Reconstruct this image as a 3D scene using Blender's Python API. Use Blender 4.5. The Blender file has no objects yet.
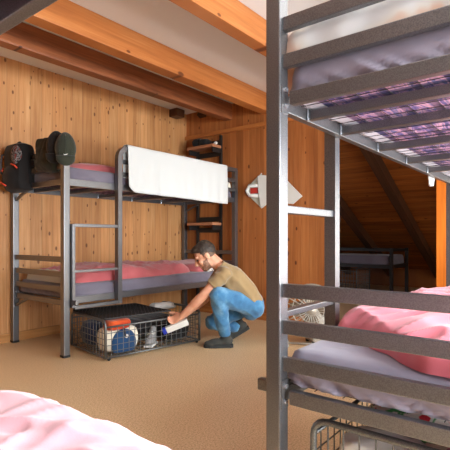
import bpy, bmesh, math, random
from mathutils import Vector, Matrix, noise, Quaternion
PI = math.pi
S = bpy.context.scene
COL = S.collection

# ------------------------------------------------------------------ camera, sky, light, exposure
cam = bpy.data.cameras.new('camera')
cam.sensor_width = 36; cam.lens = 443 / 450 * 36; cam.shift_y = 13 / 450; cam.clip_start = 0.02
cob = bpy.data.objects.new('camera', cam); COL.objects.link(cob)
FWD = Vector((0.7829, 0.6221, 0))
cob.location = (0, 0, 0.97)
cob.rotation_euler = FWD.to_track_quat('-Z', 'Y').to_euler()
S.camera = cob

W = bpy.data.worlds.new('sky'); S.world = W; W.use_nodes = True
bg = W.node_tree.nodes['Background']
bg.inputs[0].default_value = (0.75, 0.85, 1.0, 1); bg.inputs[1].default_value = 1.2

def area(name, loc, direction, sx, sy, power, color):
    l = bpy.data.lights.new(name, 'AREA'); l.shape = 'RECTANGLE'; l.size = sx; l.size_y = sy
    l.energy = power; l.color = color
    o = bpy.data.objects.new(name, l); COL.objects.link(o); o.location = loc
    o.rotation_euler = Vector(direction).to_track_quat('-Z', 'Y').to_euler()
    return o
# daylight through the two windows behind the camera plus an added attic fill lamp without a window
area('daylight_aisle_window', (1.05, -1.68, 1.25), (0.10, 1, -0.08), 1.2, 1.9, 125, (0.88, 0.95, 1.0))
area('daylight_far_window', (3.0, -1.68, 1.25), (-0.05, 1, -0.08), 1.45, 1.9, 110, (0.88, 0.95, 1.0))
area('attic_fill', (5.5, -1.08, 1.3), (0, 1, 0.25), 0.9, 0.8, 20, (1.0, 0.97, 0.93))
S.view_settings.view_transform = 'Standard'
try: S.view_settings.look = 'None'
except Exception: pass
S.view_settings.gamma = 1.0; S.view_settings.use_curve_mapping = False
S.view_settings.exposure = 1.02
S.cycles.use_denoising = True
S.cycles.max_bounces = 10; S.cycles.diffuse_bounces = 6

# ------------------------------------------------------------------ materials
def lin(r, g, b):
    f = lambda c: (c / 255 / 12.92) if c / 255 <= 0.04045 else ((c / 255 + 0.055) / 1.055) ** 2.4
    return (f(r), f(g), f(b), 1)

class NT:
    def __init__(s, name):
        s.m = bpy.data.materials.new(name); s.m.use_nodes = True
        s.t = s.m.node_tree; s.b = s.t.nodes['Principled BSDF']
        s.tc = None
    def n(s, typ, **kw):
        x = s.t.nodes.new(typ)
        for k, v in kw.items(): setattr(x, k, v)
        return x
    def l(s, a, b): s.t.links.new(a, b)
    def coord(s):
        if not s.tc: s.tc = s.n('ShaderNodeTexCoord')
        return s.tc.outputs['Object']
    def mapping(s, scale, src=None, loc=(0, 0, 0), rot=(0, 0, 0)):
        m = s.n('ShaderNodeMapping'); m.inputs['Scale'].default_value = scale
        m.inputs['Location'].default_value = loc; m.inputs['Rotation'].default_value = rot
        s.l(src or s.coord(), m.inputs['Vector']); return m.outputs[0]
    def noise(s, scale, detail=3, src=None, rough=0.5, dist=0):
        x = s.n('ShaderNodeTexNoise'); x.inputs['Scale'].default_value = scale
        x.inputs['Detail'].default_value = detail; x.inputs['Roughness'].default_value = rough
        x.inputs['Distortion'].default_value = dist
        s.l(src or s.coord(), x.inputs['Vector']); return x.outputs['Fac']
    def ramp(s, fac, stops, interp='LINEAR'):
        r = s.n('ShaderNodeValToRGB'); r.color_ramp.interpolation = interp
        e = r.color_ramp.elements
        while len(e) < len(stops): e.new(0.5)
        for i, (p, c) in enumerate(stops): e[i].position = p; e[i].color = c
        s.l(fac, r.inputs[0]); return r.outputs['Color']
    def math(s, op, a, b=None, c=None):
        m = s.n('ShaderNodeMath', operation=op)
        for i, v in enumerate((a, b, c)):
            if v is None: continue
            if isinstance(v, (int, float)): m.inputs[i].default_value = v
            else: s.l(v, m.inputs[i])
        return m.outputs[0]
    def mix(s, fac, a, b, blend='MIX'):
        m = s.n('ShaderNodeMix', data_type='RGBA', blend_type=blend)
        for sock, v in ((m.inputs[0], fac), (m.inputs[6], a), (m.inputs[7], b)):
            if isinstance(v, (int, float, tuple)): sock.default_value = v
            else: s.l(v, sock)
        return m.outputs[2]
    def bump(s, h, strength, dist=0.01):
        b = s.n('ShaderNodeBump'); b.inputs['Strength'].default_value = strength
        b.inputs['Distance'].default_value = dist
        s.l(h, b.inputs['Height']); s.l(b.outputs[0], s.b.inputs['Normal'])
    def set(s, color=None, rough=0.5, metal=0.0, spec=None, sheen=None):
        if color is not None:
            if isinstance(color, tuple): s.b.inputs['Base Color'].default_value = color
            else: s.l(color, s.b.inputs['Base Color'])
        s.b.inputs['Roughness'].default_value = rough; s.b.inputs['Metallic'].default_value = metal
        if spec is not None: s.b.inputs['Specular IOR Level'].default_value = spec
        if sheen: s.b.inputs['Sheen Weight'].default_value = sheen
        return s.m

def wood(name, c_dark, c_mid, c_light, across='X', along='Z', width=0.11, seam=0.012, rough=0.45,
         knots=0.5, vary=0.35, grain=1.0, offset=0.0, knot_scale=6.0):
    t = NT(name); sep = t.n('ShaderNodeSeparateXYZ'); t.l(t.coord(), sep.inputs[0])
    u = t.math('ADD', sep.outputs[across], 10 + offset); v = sep.outputs[along]
    q = t.math('DIVIDE', u, width); idx = t.math('FLOOR', q); fr = t.math('FRACT', q)
    wn = t.n('ShaderNodeTexWhiteNoise', noise_dimensions='1D'); t.l(idx, wn.inputs['W'])
    rnd = wn.outputs['Value']
    comb = t.n('ShaderNodeCombineXYZ')
    t.l(t.math('MULTIPLY', u, 1.0), comb.inputs[0])
    t.l(t.math('ADD', v, t.math('MULTIPLY', rnd, 17.0)), comb.inputs[1])
    t.l(t.math('MULTIPLY', idx, 3.7), comb.inputs[2])
    g1 = t.noise(1.0, 5, t.mapping((38 * grain, 1.6, 1), comb.outputs[0]), 0.6, 0.6)
    g2 = t.noise(1.0, 3, t.mapping((9, 0.7, 1), comb.outputs[0]), 0.5, 0.3)
    g = t.math('ADD', t.math('MULTIPLY', g1, 0.55), t.math('MULTIPLY', g2, 0.45))
    col = t.ramp(g, [(0.32, c_dark), (0.5, c_mid), (0.68, c_light)])
    sh = t.math('ADD', 1 - vary / 2, t.math('MULTIPLY', rnd, vary))
    cc = t.n('ShaderNodeCombineColor'); [t.l(sh, cc.inputs[i]) for i in range(3)]
    col = t.mix(1.0, col, cc.outputs[0], 'MULTIPLY')
    if knots > 0:
        vo = t.n('ShaderNodeTexVoronoi', voronoi_dimensions='2D'); vo.inputs['Scale'].default_value = 1.0
        vo.inputs['Randomness'].default_value = 1.0
        t.l(t.mapping((knot_scale * 1.5, knot_scale * 0.8, 1.0), comb.outputs[0]), vo.inputs['Vector'])
        sc = t.n('ShaderNodeSeparateColor'); t.l(vo.outputs['Color'], sc.inputs[0])
        keep = t.math('LESS_THAN', sc.outputs[0], knots)
        size = t.math('ADD', 0.05, t.math('MULTIPLY', sc.outputs[1], 0.12))
        k = t.math('MULTIPLY', keep, t.math('SUBTRACT', 1.0, t.math('MINIMUM', t.math('DIVIDE', vo.outputs['Distance'], size), 1.0)))
        k = t.math('MINIMUM', t.math('MULTIPLY', k, 2.2), 0.85)
        col = t.mix(k, col, (c_dark[0] * 0.28, c_dark[1] * 0.2, c_dark[2] * 0.2, 1))
    if seam > 0:
        e = t.math('MINIMUM', fr, t.math('SUBTRACT', 1.0, fr))
        sm = t.math('SUBTRACT', 1.0, t.math('MINIMUM', t.math('DIVIDE', e, seam / width * 0.5), 1.0))
        col = t.mix(t.math('MULTIPLY', sm, 0.38), col, (c_dark[0] * 0.3, c_dark[1] * 0.25, c_dark[2] * 0.25, 1))
        t.bump(t.math('ADD', t.math('MULTIPLY', sm, -1.0), t.math('MULTIPLY', g1, 0.15)), 0.4, 0.004)
    else:
        t.bump(g1, 0.15, 0.004)
    return t.set(col, rough, spec=0.35)

M = {}
M['wall_left'] = wood('pine_panel', lin(168, 112, 66), lin(196, 140, 88), lin(212, 162, 110), 'X', 'Z', 0.115, knots=0.5, vary=0.2, knot_scale=7.5, seam=0.008)
M['wall_right'] = wood('orange_pine_panel', lin(146, 84, 42), lin(174, 106, 56), lin(192, 126, 72), 'Y', 'Z', 0.1, knots=0.25, vary=0.35, seam=0.008)
M['wall_other'] = wood('pine_panel_back', lin(130, 92, 60), lin(150, 110, 74), lin(165, 125, 88), 'Y', 'Z', 0.11, knots=0.3)
M['base'] = wood('pine_baseboard', lin(160, 105, 56), lin(192, 136, 80), lin(210, 156, 98), 'Z', 'X', 0.5, 0, knots=0.0, vary=0.1)
M['base_y'] = wood('pine_baseboard_y', lin(160, 90, 44), lin(190, 120, 62), lin(205, 140, 80), 'Z', 'Y', 0.5, 0, knots=0.0, vary=0.1)
M['beam'] = wood('spruce_beam', lin(146, 84, 40), lin(172, 104, 52), lin(188, 124, 70), 'Z', 'X', 0.9, 0, knots=0.18, vary=0.1, knot_scale=3.0)
M['beam_old'] = wood('old_brown_beam', lin(92, 50, 28), lin(134, 78, 46), lin(160, 98, 60), 'Z', 'X', 0.9, 0, knots=0.15, vary=0.1)
M['trim_orange'] = wood('orange_post', lin(180, 92, 24), lin(206, 112, 34), lin(220, 130, 50), 'Y', 'Z', 0.6, 0, knots=0.0, vary=0.1)
M['roof'] = wood('attic_roof_board', lin(108, 58, 22), lin(158, 92, 38), lin(184, 116, 54), 'X', 'Y', 0.13, knots=0.25)
M['rafter'] = wood('dark_rafter', lin(58, 36, 24), lin(82, 52, 34), lin(100, 64, 42), 'Y', 'X', 0.9, 0, knots=0.1)
M['shelf'] = wood('brown_shelf_board', lin(140, 88, 58), lin(176, 118, 84), lin(190, 134, 98), 'Z', 'Y', 0.5, 0, knots=0, vary=0.1)

def floor_mat():
    t = NT('speckled_tan_linoleum')
    n1 = t.noise(120, 4, rough=0.7); n2 = t.noise(2.0, 3)
    c = t.ramp(n1, [(0.36, lin(172, 140, 100)), (0.5, lin(222, 190, 146)), (0.64, lin(238, 210, 172))])
    c = t.mix(t.math('MULTIPLY', n2, 0.25), c, lin(200, 164, 122))
    t.b.inputs['Coat Weight'].default_value = 0.0
    return t.set(c, 0.42, spec=0.4)
M['floor'] = floor_mat()
def plaster(name, c):
    t = NT(name); t.bump(t.noise(60, 4), 0.08, 0.003); return t.set(c, 0.85)
M['ceiling'] = plaster('white_plaster_ceiling', lin(224, 224, 222))
M['white_wall'] = plaster('white_plaster_wall', lin(240, 236, 226))

def metal(name, c, c2, rough=0.38, metallic=0.55):
    t = NT(name); n = t.noise(330, 2)
    col = t.ramp(n, [(0.38, c2), (0.6, c)])
    t.bump(n, 0.1, 0.001); return t.set(col, rough, metallic)
M['frame'] = metal('hammered_grey_steel', lin(128, 128, 130), lin(108, 108, 111), 0.36, 0.85)
M['wire'] = metal('grey_wire', lin(120, 122, 122), lin(92, 94, 94), 0.4, 0.7)
M['dark_wire'] = metal('dark_wire', lin(58, 56, 54), lin(40, 40, 40), 0.5, 0.4)
M['bolt'] = metal('zinc_bolt', lin(215, 220, 225), lin(180, 186, 192), 0.25, 0.9)
M['chrome'] = metal('chrome_fan', lin(196, 190, 180), lin(170, 164, 152), 0.35, 0.5)
M['fan_blade'] = metal('dull_bronze_blade', lin(140, 124, 104), lin(118, 104, 86), 0.5, 0.5)
M['rubber'] = NT('black_rubber').set(lin(26, 26, 27), 0.7)
M['black_paint'] = NT('black_painted_steel').set(lin(36, 32, 30), 0.5, 0.2)

def cloth(name, c, c2=None, scale=300, bumpy=0.12, sheen=0.3, rough=0.9):
    t = NT(name); n = t.noise(scale, 2)
    col = c
    if c2: col = t.ramp(t.noise(6, 3), [(0.35, c), (0.68, c2)])
    t.bump(n, bumpy, 0.002); return t.set(col, rough, sheen=sheen, spec=0.2)
M['near_sheet'] = cloth('lit_lavender_sheet', lin(150, 145, 160), lin(140, 134, 150))  # same lavender sheet, lightened to carry the window light on the near bunk
M['sheet'] = cloth('shade_toned_lavender_sheet', lin(114, 109, 122), lin(104, 99, 112))  # darker copy: the far bunk's shade is mixed into the sheet colour
M['pink'] = cloth('pink_red_duvet', lin(206, 110, 122), lin(198, 98, 112))
M['shaded_pink'] = cloth('shaded_pink_duvet', lin(186, 100, 102), lin(176, 88, 92))  # far copy of the pink, the dimmer lighting there put into its colour
M['pale_pink'] = cloth('pale_pink_duvet', lin(232, 176, 186), lin(224, 160, 172))
M['white_cloth'] = cloth('white_cotton', lin(206, 210, 209))
M['tan'] = cloth('tan_cotton', lin(152, 128, 92), lin(144, 120, 84))
M['black_cloth'] = cloth('black_nylon', lin(30, 28, 28), None, 200, 0.2, 0.1, 0.75)
M['olive'] = cloth('dark_olive_cloth', lin(44, 44, 34), None, 200, 0.2, 0.1)
M['olive_cap'] = cloth('olive_green_cap', lin(48, 52, 42), None, 260, 0.2, 0.2)
M['dark_grey_cloth'] = cloth('charcoal_cloth', lin(52, 50, 52))
M['navy'] = cloth('navy_canvas', lin(26, 42, 72), lin(34, 54, 88))
M['blue_canvas'] = cloth('blue_canvas', lin(36, 74, 116), lin(30, 64, 104))
M['orange_cloth'] = cloth('orange_cloth', lin(220, 96, 40), lin(176, 50, 34))
M['cream'] = cloth('cream_canvas', lin(236, 228, 208))
M['magenta'] = cloth('magenta_cloth', lin(130, 20, 76))
M['red'] = NT('red_plastic').set(lin(196, 48, 36), 0.5)
M['orange_red'] = NT('orange_red_webbing').set(lin(214, 70, 44), 0.6)
M['white_mark'] = NT('white_print').set(lin(235, 235, 232), 0.6)
M['paper'] = NT('white_paper').set(lin(222, 222, 216), 0.7)
M['paper_green'] = NT('pale_green_grey_paper').set(lin(196, 202, 188), 0.7)
M['blue_plastic'] = NT('blue_plastic').set(lin(40, 60, 170), 0.4)
M['grey_plastic'] = NT('grey_plastic').set(lin(150, 150, 150), 0.4)
M['dark_grey'] = NT('dark_grey_plastic').set(lin(70, 70, 72), 0.5)
M['trunk_shell'] = NT('beige_grey_plastic').set(lin(170, 162, 150), 0.45)
M['shoe'] = cloth('charcoal_suede', lin(62, 62, 58), None, 180, 0.2, 0.1)
M['sole'] = NT('dark_rubber_sole').set(lin(44, 44, 42), 0.8)
def skin_mat():
    t = NT('skin'); c = t.ramp(t.noise(14, 3), [(0.35, lin(206, 146, 116)), (0.7, lin(222, 168, 138))])
    t.b.inputs['Subsurface Weight'].default_value = 0.1; t.b.inputs['Subsurface Radius'].default_value = (0.01, 0.004, 0.002)
    return t.set(c, 0.5, spec=0.35)
M['skin'] = skin_mat()
def hair_mat(name, c1, c2):
    t = NT(name); n = t.noise(1, 3, t.mapping((220, 220, 40))); t.bump(n, 0.6, 0.004)
    return t.set(t.ramp(n, [(0.35, c1), (0.7, c2)]), 0.6)
M['hair'] = hair_mat('dark_brown_hair', lin(34, 26, 20), lin(66, 50, 38))
M['stubble'] = hair_mat('short_brown_beard', lin(120, 86, 66), lin(160, 118, 94))
M['fade'] = hair_mat('cropped_hair_side', lin(84, 62, 48), lin(120, 90, 70))
M['eye'] = NT('dark_eye').set(lin(30, 22, 18), 0.2)
def jeans_mat():
    t = NT('blue_denim'); n = t.noise(7, 4, rough=0.6); f = t.noise(420, 2)
    c = t.ramp(n, [(0.3, lin(40, 88, 128)), (0.52, lin(62, 118, 158)), (0.78, lin(118, 166, 196))])
    t.bump(f, 0.15, 0.002); return t.set(c, 0.85, sheen=0.2)
M['jeans'] = jeans_mat()
def plaid_mat():
    t = NT('blue_purple_plaid_ticking')
    n = t.noise(1.0, 4, t.mapping((5, 22, 5)), 0.65, 0.8)
    c = t.ramp(n, [(0.3, lin(34, 38, 84)), (0.44, lin(98, 88, 146)), (0.54, lin(190, 150, 176)), (0.62, lin(62, 76, 136)), (0.76, lin(206, 196, 214))])
    sep = t.n('ShaderNodeSeparateXYZ'); t.l(t.coord(), sep.inputs[0])
    for ax, p, w in (('X', 0.17, 0.2), ('Y', 0.1, 0.28)):
        fr = t.math('FRACT', t.math('DIVIDE', t.math('ADD', sep.outputs[ax], 10), p))
        c = t.mix(t.math('MULTIPLY', t.math('LESS_THAN', fr, w), 0.65), c, lin(28, 32, 76))
    return t.set(c, 0.9)
M['plaid'] = plaid_mat()
def quilt_mat():
    t = NT('white_quilt_with_peach_leaves')
    n = t.noise(1, 2, t.mapping((4.2, 4.2, 4.2), loc=(1.3, 0.2, 0)), 0.4, 0.6)
    c = t.ramp(n, [(0.5, lin(200, 202, 202)), (0.57, lin(200, 196, 188)), (0.62, lin(198, 166, 146)), (0.75, lin(186, 142, 120))])
    t.bump(t.noise(240, 2), 0.1, 0.002); return t.set(c, 0.9, sheen=0.3)
M['quilt'] = quilt_mat()
def floral_mat():
    t = NT('red_green_floral_cloth'); n = t.noise(1, 2, t.mapping((16, 16, 16)), 0.5, 0.5)
    c = t.ramp(n, [(0.38, lin(60, 140, 70)), (0.43, lin(224, 218, 206)), (0.57, lin(224, 218, 206)), (0.61, lin(206, 50, 58)), (0.7, lin(186, 30, 50))])
    return t.set(c, 0.9)
M['floral'] = floral_mat()
def speck_mat():
    t = NT('patterned_pillow_cloth'); n = t.noise(60, 2)
    return t.set(t.ramp(n, [(0.42, lin(90, 70, 60)), (0.52, lin(226, 220, 210))]), 0.9)
M['speck'] = speck_mat()
def print_mat():
    t = NT('red_white_backpack_print'); n = t.noise(1, 2, t.mapping((60, 60, 34)), 0.5)
    return t.set(t.ramp(n, [(0.4, lin(24, 22, 24)), (0.47, lin(150, 146, 144)), (0.53, lin(30, 26, 28)), (0.62, lin(120, 44, 38))]), 0.8)
M['print'] = print_mat()

# ------------------------------------------------------------------ mesh helpers
def link(name, bm, mat, parent=None, smooth=False, label=None):
    me = bpy.data.meshes.new(name)
    bmesh.ops.recalc_face_normals(bm, faces=bm.faces[:])
    bm.to_mesh(me); bm.free()
    for m in (mat if isinstance(mat, (list, tuple)) else [mat]): me.materials.append(m)
    if smooth:
        for p in me.polygons: p.use_smooth = True
    o = bpy.data.objects.new(name, me); COL.objects.link(o)
    if parent: o.parent = parent
    if label: o['label'] = label
    return o
def tag(o, label, cat, group=None):
    o['label'] = label; o['category'] = cat
    if group: o['group'] = group
    return o
def thing(name, label, cat, loc=(0, 0, 0), rz=0, group=None):
    o = bpy.data.objects.new(name, None); COL.objects.link(o); o.location = loc
    o.rotation_euler = (0, 0, rz); o.empty_display_size = 0.1
    return tag(o, label, cat, group)
def struct(name, bm, mat, **k):
    o = link(name, bm, mat, **k); o['kind'] = 'structure'; return o
def bx(bm, x0, x1, y0, y1, z0, z1, bev=0.0, mat=None):
    x0, x1 = min(x0, x1), max(x0, x1); y0, y1 = min(y0, y1), max(y0, y1); z0, z1 = min(z0, z1), max(z0, z1)
    m = Matrix.Translation(((x0 + x1) / 2, (y0 + y1) / 2, (z0 + z1) / 2)) @ Matrix.Diagonal((x1 - x0, y1 - y0, z1 - z0, 1))
    r = bmesh.ops.create_cube(bm, size=1, matrix=m if mat is None else mat @ m)
    if bev > 0:
        es = set()
        for v in r['verts']: es.update(v.link_edges)
        bmesh.ops.bevel(bm, geom=list(es), offset=bev, segments=2, affect='EDGES', profile=0.6)
    return bm
def B(*a, **k): return bx(bmesh.new(), *a, **k)
def tube(bm, pts, r, seg=8, closed=False):
    pts = [Vector(p) for p in pts]; n = len(pts); rings = []
    rad = r if isinstance(r, (list, tuple)) else [r] * n
    prev = None
    for i, p in enumerate(pts):
        a = pts[(i - 1) % n] if (closed or i > 0) else p
        b = pts[(i + 1) % n] if (closed or i < n - 1) else p
        d = (b - a).normalized()
        if prev is None:
            up = Vector((0, 0, 1)) if abs(d.z) < 0.9 else Vector((1, 0, 0))
            nx = d.cross(up).normalized()
        else:
            nx = (prev - d * prev.dot(d)).normalized()
        prev = nx; ny = d.cross(nx)
        rings.append([bm.verts.new(p + (nx * math.cos(2 * PI * k / seg) + ny * math.sin(2 * PI * k / seg)) * rad[i]) for k in range(seg)])
    rng = range(n if closed else n - 1)
    for i in rng:
        A, Bq = rings[i], rings[(i + 1) % n]
        for k in range(seg): bm.faces.new((A[k], A[(k + 1) % seg], Bq[(k + 1) % seg], Bq[k]))
    if not closed:
        bm.faces.new(rings[0]); bm.faces.new(rings[-1][::-1])
    return bm
def squaretube(bm, pts, w, d, side):
    """flat rectangular tube along pts: half width w across 'side', half depth d the other way"""
    pts = [Vector(p) for p in pts]; side = Vector(side); rings = []
    for i, p in enumerate(pts):
        t = (pts[min(i + 1, len(pts) - 1)] - pts[max(i - 1, 0)]).normalized()
        o = t.cross(side).normalized()
        rings.append([bm.verts.new(p + side * a * w + o * b * d) for a, b in ((-1, -1), (1, -1), (1, 1), (-1, 1))])
    for A, Bq in zip(rings, rings[1:]):
        for k in range(4): bm.faces.new((A[k], A[(k + 1) % 4], Bq[(k + 1) % 4], Bq[k]))
    bm.faces.new(rings[0]); bm.faces.new(rings[-1][::-1]); return bm
def arc(c, r, a0, a1, n, ax, ay):
    c = Vector(c); ax = Vector(ax); ay = Vector(ay)
    return [c + ax * r * math.cos(a0 + (a1 - a0) * i / n) + ay * r * math.sin(a0 + (a1 - a0) * i / n) for i in range(n + 1)]
def ell(bm, c, r, rot=None, u=20, v=12):
    m = Matrix.Translation(c) @ (rot.to_4x4() if rot else Matrix()) @ Matrix.Diagonal((r[0], r[1], r[2], 1))
    return bmesh.ops.create_uvsphere(bm, u_segments=u, v_segments=v, radius=1, matrix=m)['verts']
def cyl(bm, a, b, r, seg=14): return tube(bm, [a, b], r, seg)
def capsule(bm, a, b, ra, rb, seg=14):
    a, b = Vector(a), Vector(b)
    ell(bm, a, (ra,) * 3, u=seg, v=8); ell(bm, b, (rb,) * 3, u=seg, v=8)
    if (b - a).length > 1e-5: tube(bm, [a, b], [ra, rb], seg)
def solidify_remesh(bm, voxel, smooth=6, factor=0.5):
    me = bpy.data.meshes.new('tmp'); bmesh.ops.recalc_face_normals(bm, faces=bm.faces[:]); bm.to_mesh(me); bm.free()
    o = bpy.data.objects.new('tmp', me); COL.objects.link(o)
    r = o.modifiers.new('r', 'REMESH'); r.mode = 'VOXEL'; r.voxel_size = voxel
    if smooth:
        s = o.modifiers.new('s', 'SMOOTH'); s.iterations = smooth; s.factor = factor
    dg = bpy.context.evaluated_depsgraph_get(); dg.update()
    m2 = bpy.data.meshes.new_from_object(o.evaluated_get(dg))
    out = bmesh.new(); out.from_mesh(m2)
    bpy.data.objects.remove(o); bpy.data.meshes.remove(me); bpy.data.meshes.remove(m2)
    return out
def nz(*p): return noise.noise(Vector(p))
def ridge(x, y, s): return 1 - abs(noise.noise(Vector((x, y, s)))) * 2
def wrinkle(x, y, s, ang=0.6, f=7.0):
    c, si = math.cos(ang), math.sin(ang)
    u, v = x * c + y * si, -x * si + y * c
    w = noise.noise(Vector((u * 2.2, v * 2.2, s + 5))) * 0.5
    a = ridge(u * f + w * 2, v * f * 0.28 + w, s); b = ridge(u * f * 0.5 - w, v * f * 0.9, s + 9)
    c2 = noise.noise(Vector((x * 3, y * 3, s + 20)))
    return a * 0.45 + b * 0.3 + c2 * 0.5
def rumple(name, poly, z0, h, mat, parent=None, seed=0.0, fold=0.03, f=7.0, ang=0.6, nr=44, per=6, power=3.0, drop=0.0):
    """a crumpled cloth heap: outline poly (x, y), resting on z0"""
    P = [Vector((a, b)) for a, b in poly]; n = len(P); c = sum(P, Vector((0, 0))) / n
    ring = []
    for i in range(n):
        p0, p1, p2, p3 = P[i - 1], P[i], P[(i + 1) % n], P[(i + 2) % n]
        for k in range(per):
            t = k / per
            ring.append(0.5 * ((2 * p1) + (p2 - p0) * t + (2 * p0 - 5 * p1 + 4 * p2 - p3) * t * t + (3 * p1 - p0 - 3 * p2 + p3) * t ** 3))
    bm = bmesh.new(); rows = []
    m = len(ring)
    for j in range(1, nr + 1):
        t = j / nr; row = []
        for p in ring:
            q = c + (p - c) * t
            if t > 0.9:
                q = q + (p - c).normalized() * nz(p.x * 9, p.y * 9, seed) * 0.025 * (t - 0.9) * 10
            e = max(0.0, 1 - t ** power) ** 0.5
            z = z0 + h * e * (0.72 + 0.4 * nz(q.x * 1.8, q.y * 1.8, seed + 3)) + fold * wrinkle(q.x, q.y, seed, ang, f) * min(1, e * 1.6)
            row.append(bm.verts.new((q.x, q.y, max(z, z0 + 0.002 + 0.012 * e))))
        rows.append(row)
    cz = z0 + h * (0.72 + 0.4 * nz(c.x * 1.8, c.y * 1.8, seed + 3)) + fold * wrinkle(c.x, c.y, seed, ang, f)
    cv = bm.verts.new((c.x, c.y, cz))
    for k in range(m): bm.faces.new((cv, rows[0][k], rows[0][(k + 1) % m]))
    for A, Bq in zip(rows, rows[1:]):
        for k in range(m): bm.faces.new((A[k], Bq[k], Bq[(k + 1) % m], A[(k + 1) % m]))
    low = [bm.verts.new((v.co.x, v.co.y, z0 + 0.001 - drop)) for v in rows[-1]]
    for k in range(m): bm.faces.new((rows[-1][k], low[k], low[(k + 1) % m], rows[-1][(k + 1) % m]))
    bm.faces.new(low[::-1])
    return link(name, bm, mat, parent, True)

# ------------------------------------------------------------------ setting
XW, YW, CZ = 4.38, 4.147, 2.645
XB, YN = -1.3, -1.75
struct('floor', B(XB - 0.1, 10.2, YN - 0.1, 5.2, -0.1, 0), M['floor'])
struct('ceiling', B(XB - 0.1, XW + 0.1, YN - 0.1, YW + 0.1, CZ, CZ + 0.1), M['ceiling'])
struct('wall_left', B(XB - 0.1, XW + 0.1, YW, YW + 0.1, 0, CZ), M['wall_left'])
struct('wall_back', B(XB - 0.1, XB, YN, YW, 0, CZ), M['wall_other'])
bm = B(XW, XW + 0.1, 2.04, YW, 0, CZ); bx(bm, XW, XW + 0.1, 0.88, 2.04, 2.25, CZ)
struct('wall_right', bm, M['wall_right'])
struct('wall_gable', B(XW, XW + 0.1, YN, 0.88, 0, CZ), M['white_wall'])
# window wall behind the camera, two openings
WX = [(0.42, 1.68), (2.25, 3.75)]; WZ = (0.25, 2.24)
bm = B(XB, XW, YN - 0.1, YN, 0, WZ[0]); bx(bm, XB, XW, YN - 0.1, YN, WZ[1], CZ)
for a, b in ((XB, WX[0][0]), (WX[0][1], WX[1][0]), (WX[1][1], XW)): bx(bm, a, b, YN - 0.1, YN, WZ[0], WZ[1])
struct('wall_front', bm, M['white_wall'])
for i, (a, b) in enumerate(WX):
    bm = bmesh.new(); w = 0.06
    bx(bm, a, a + w, YN - 0.09, YN - 0.02, *WZ); bx(bm, b - w, b, YN - 0.09, YN - 0.02, *WZ)
    bx(bm, a + w, b - w, YN - 0.09, YN - 0.02, WZ[0], WZ[0] + w); bx(bm, a + w, b - w, YN - 0.09, YN - 0.02, WZ[1] - w, WZ[1])
    bx(bm, (a + b) / 2 - 0.03, (a + b) / 2 + 0.03, YN - 0.09, YN - 0.02, WZ[0] + w, WZ[1] - w)
    struct('window_%d' % (i + 1), bm, M['white_wall'])
struct('baseboard_left', B(XB, XW, YW - 0.018, YW, 0, 0.085, bev=0.004), M['base'])
struct('baseboard_right', B(XW - 0.018, XW, 2.04, YW - 0.018, 0, 0.085, bev=0.004), M['base_y'])
struct('trim_1', B(XW - 0.035, XW, 2.04, YW, 2.285, 2.335, bev=0.004), M['base_y'])     # ledge high on the right wall
struct('trim_2', B(XW - 0.04, XW + 0.12, 0.885, 1.0, 0, 2.25, bev=0.004), M['trim_orange'])   # orange post of the attic opening
struct('trim_3', B(XW - 0.02, XW, 0.86, 0.885, 0, 2.4), M['trim_orange'])
struct('ceiling_beam', B(XB, XW, 1.866, 1.98, 2.44, CZ, bev=0.006), M['beam'])
struct('ceiling_beam', B(XB, XW, 2.80, 2.925, 2.435, CZ, bev=0.006), M['beam'])
struct('ceiling_beam', B(XB, XW, 0.93, 1.045, 2.44, CZ, bev=0.006), M['beam'])
struct('ceiling_beam', B(XB, XW, 3.36, 3.475, 2.44, CZ, bev=0.012), M['beam_old'])
struct('trim_4', B(4.05, 4.20, YW - 0.14, YW, 2.54, 2.64, bev=0.01), M['rafter'])     # dark beam stub in the corner
# attic behind the opening
SL = math.atan(0.5); LEN = 5.6 / math.cos(SL)
o = struct('sloped_ceiling', B(0, LEN, -3.2, 3.2, 0, 0.08), M['roof'])
o.location = (4.30, 2.0, 2.76); o.rotation_euler = (0, SL, 0)
for yy in (1.15, 2.05, 2.95, 3.85):
    o = struct('rafter', B(0.1, LEN - 0.6, -0.06, 0.06, -0.15, 0, bev=0.006), M['rafter'])
    o.location = (4.30, yy, 2.76); o.rotation_euler = (0, SL, 0)
struct('wall_knee', B(9.1, 9.16, -1.2, 5.2, 0, 0.37), M['roof'])
struct('wall_attic', B(XW + 0.1, 9.9, 5.1, 5.2, 0, 2.75), M['roof'])
struct('wall_attic', B(XW + 0.1, 9.9, -1.2, -1.1, 0, 2.75), M['roof'])

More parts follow.
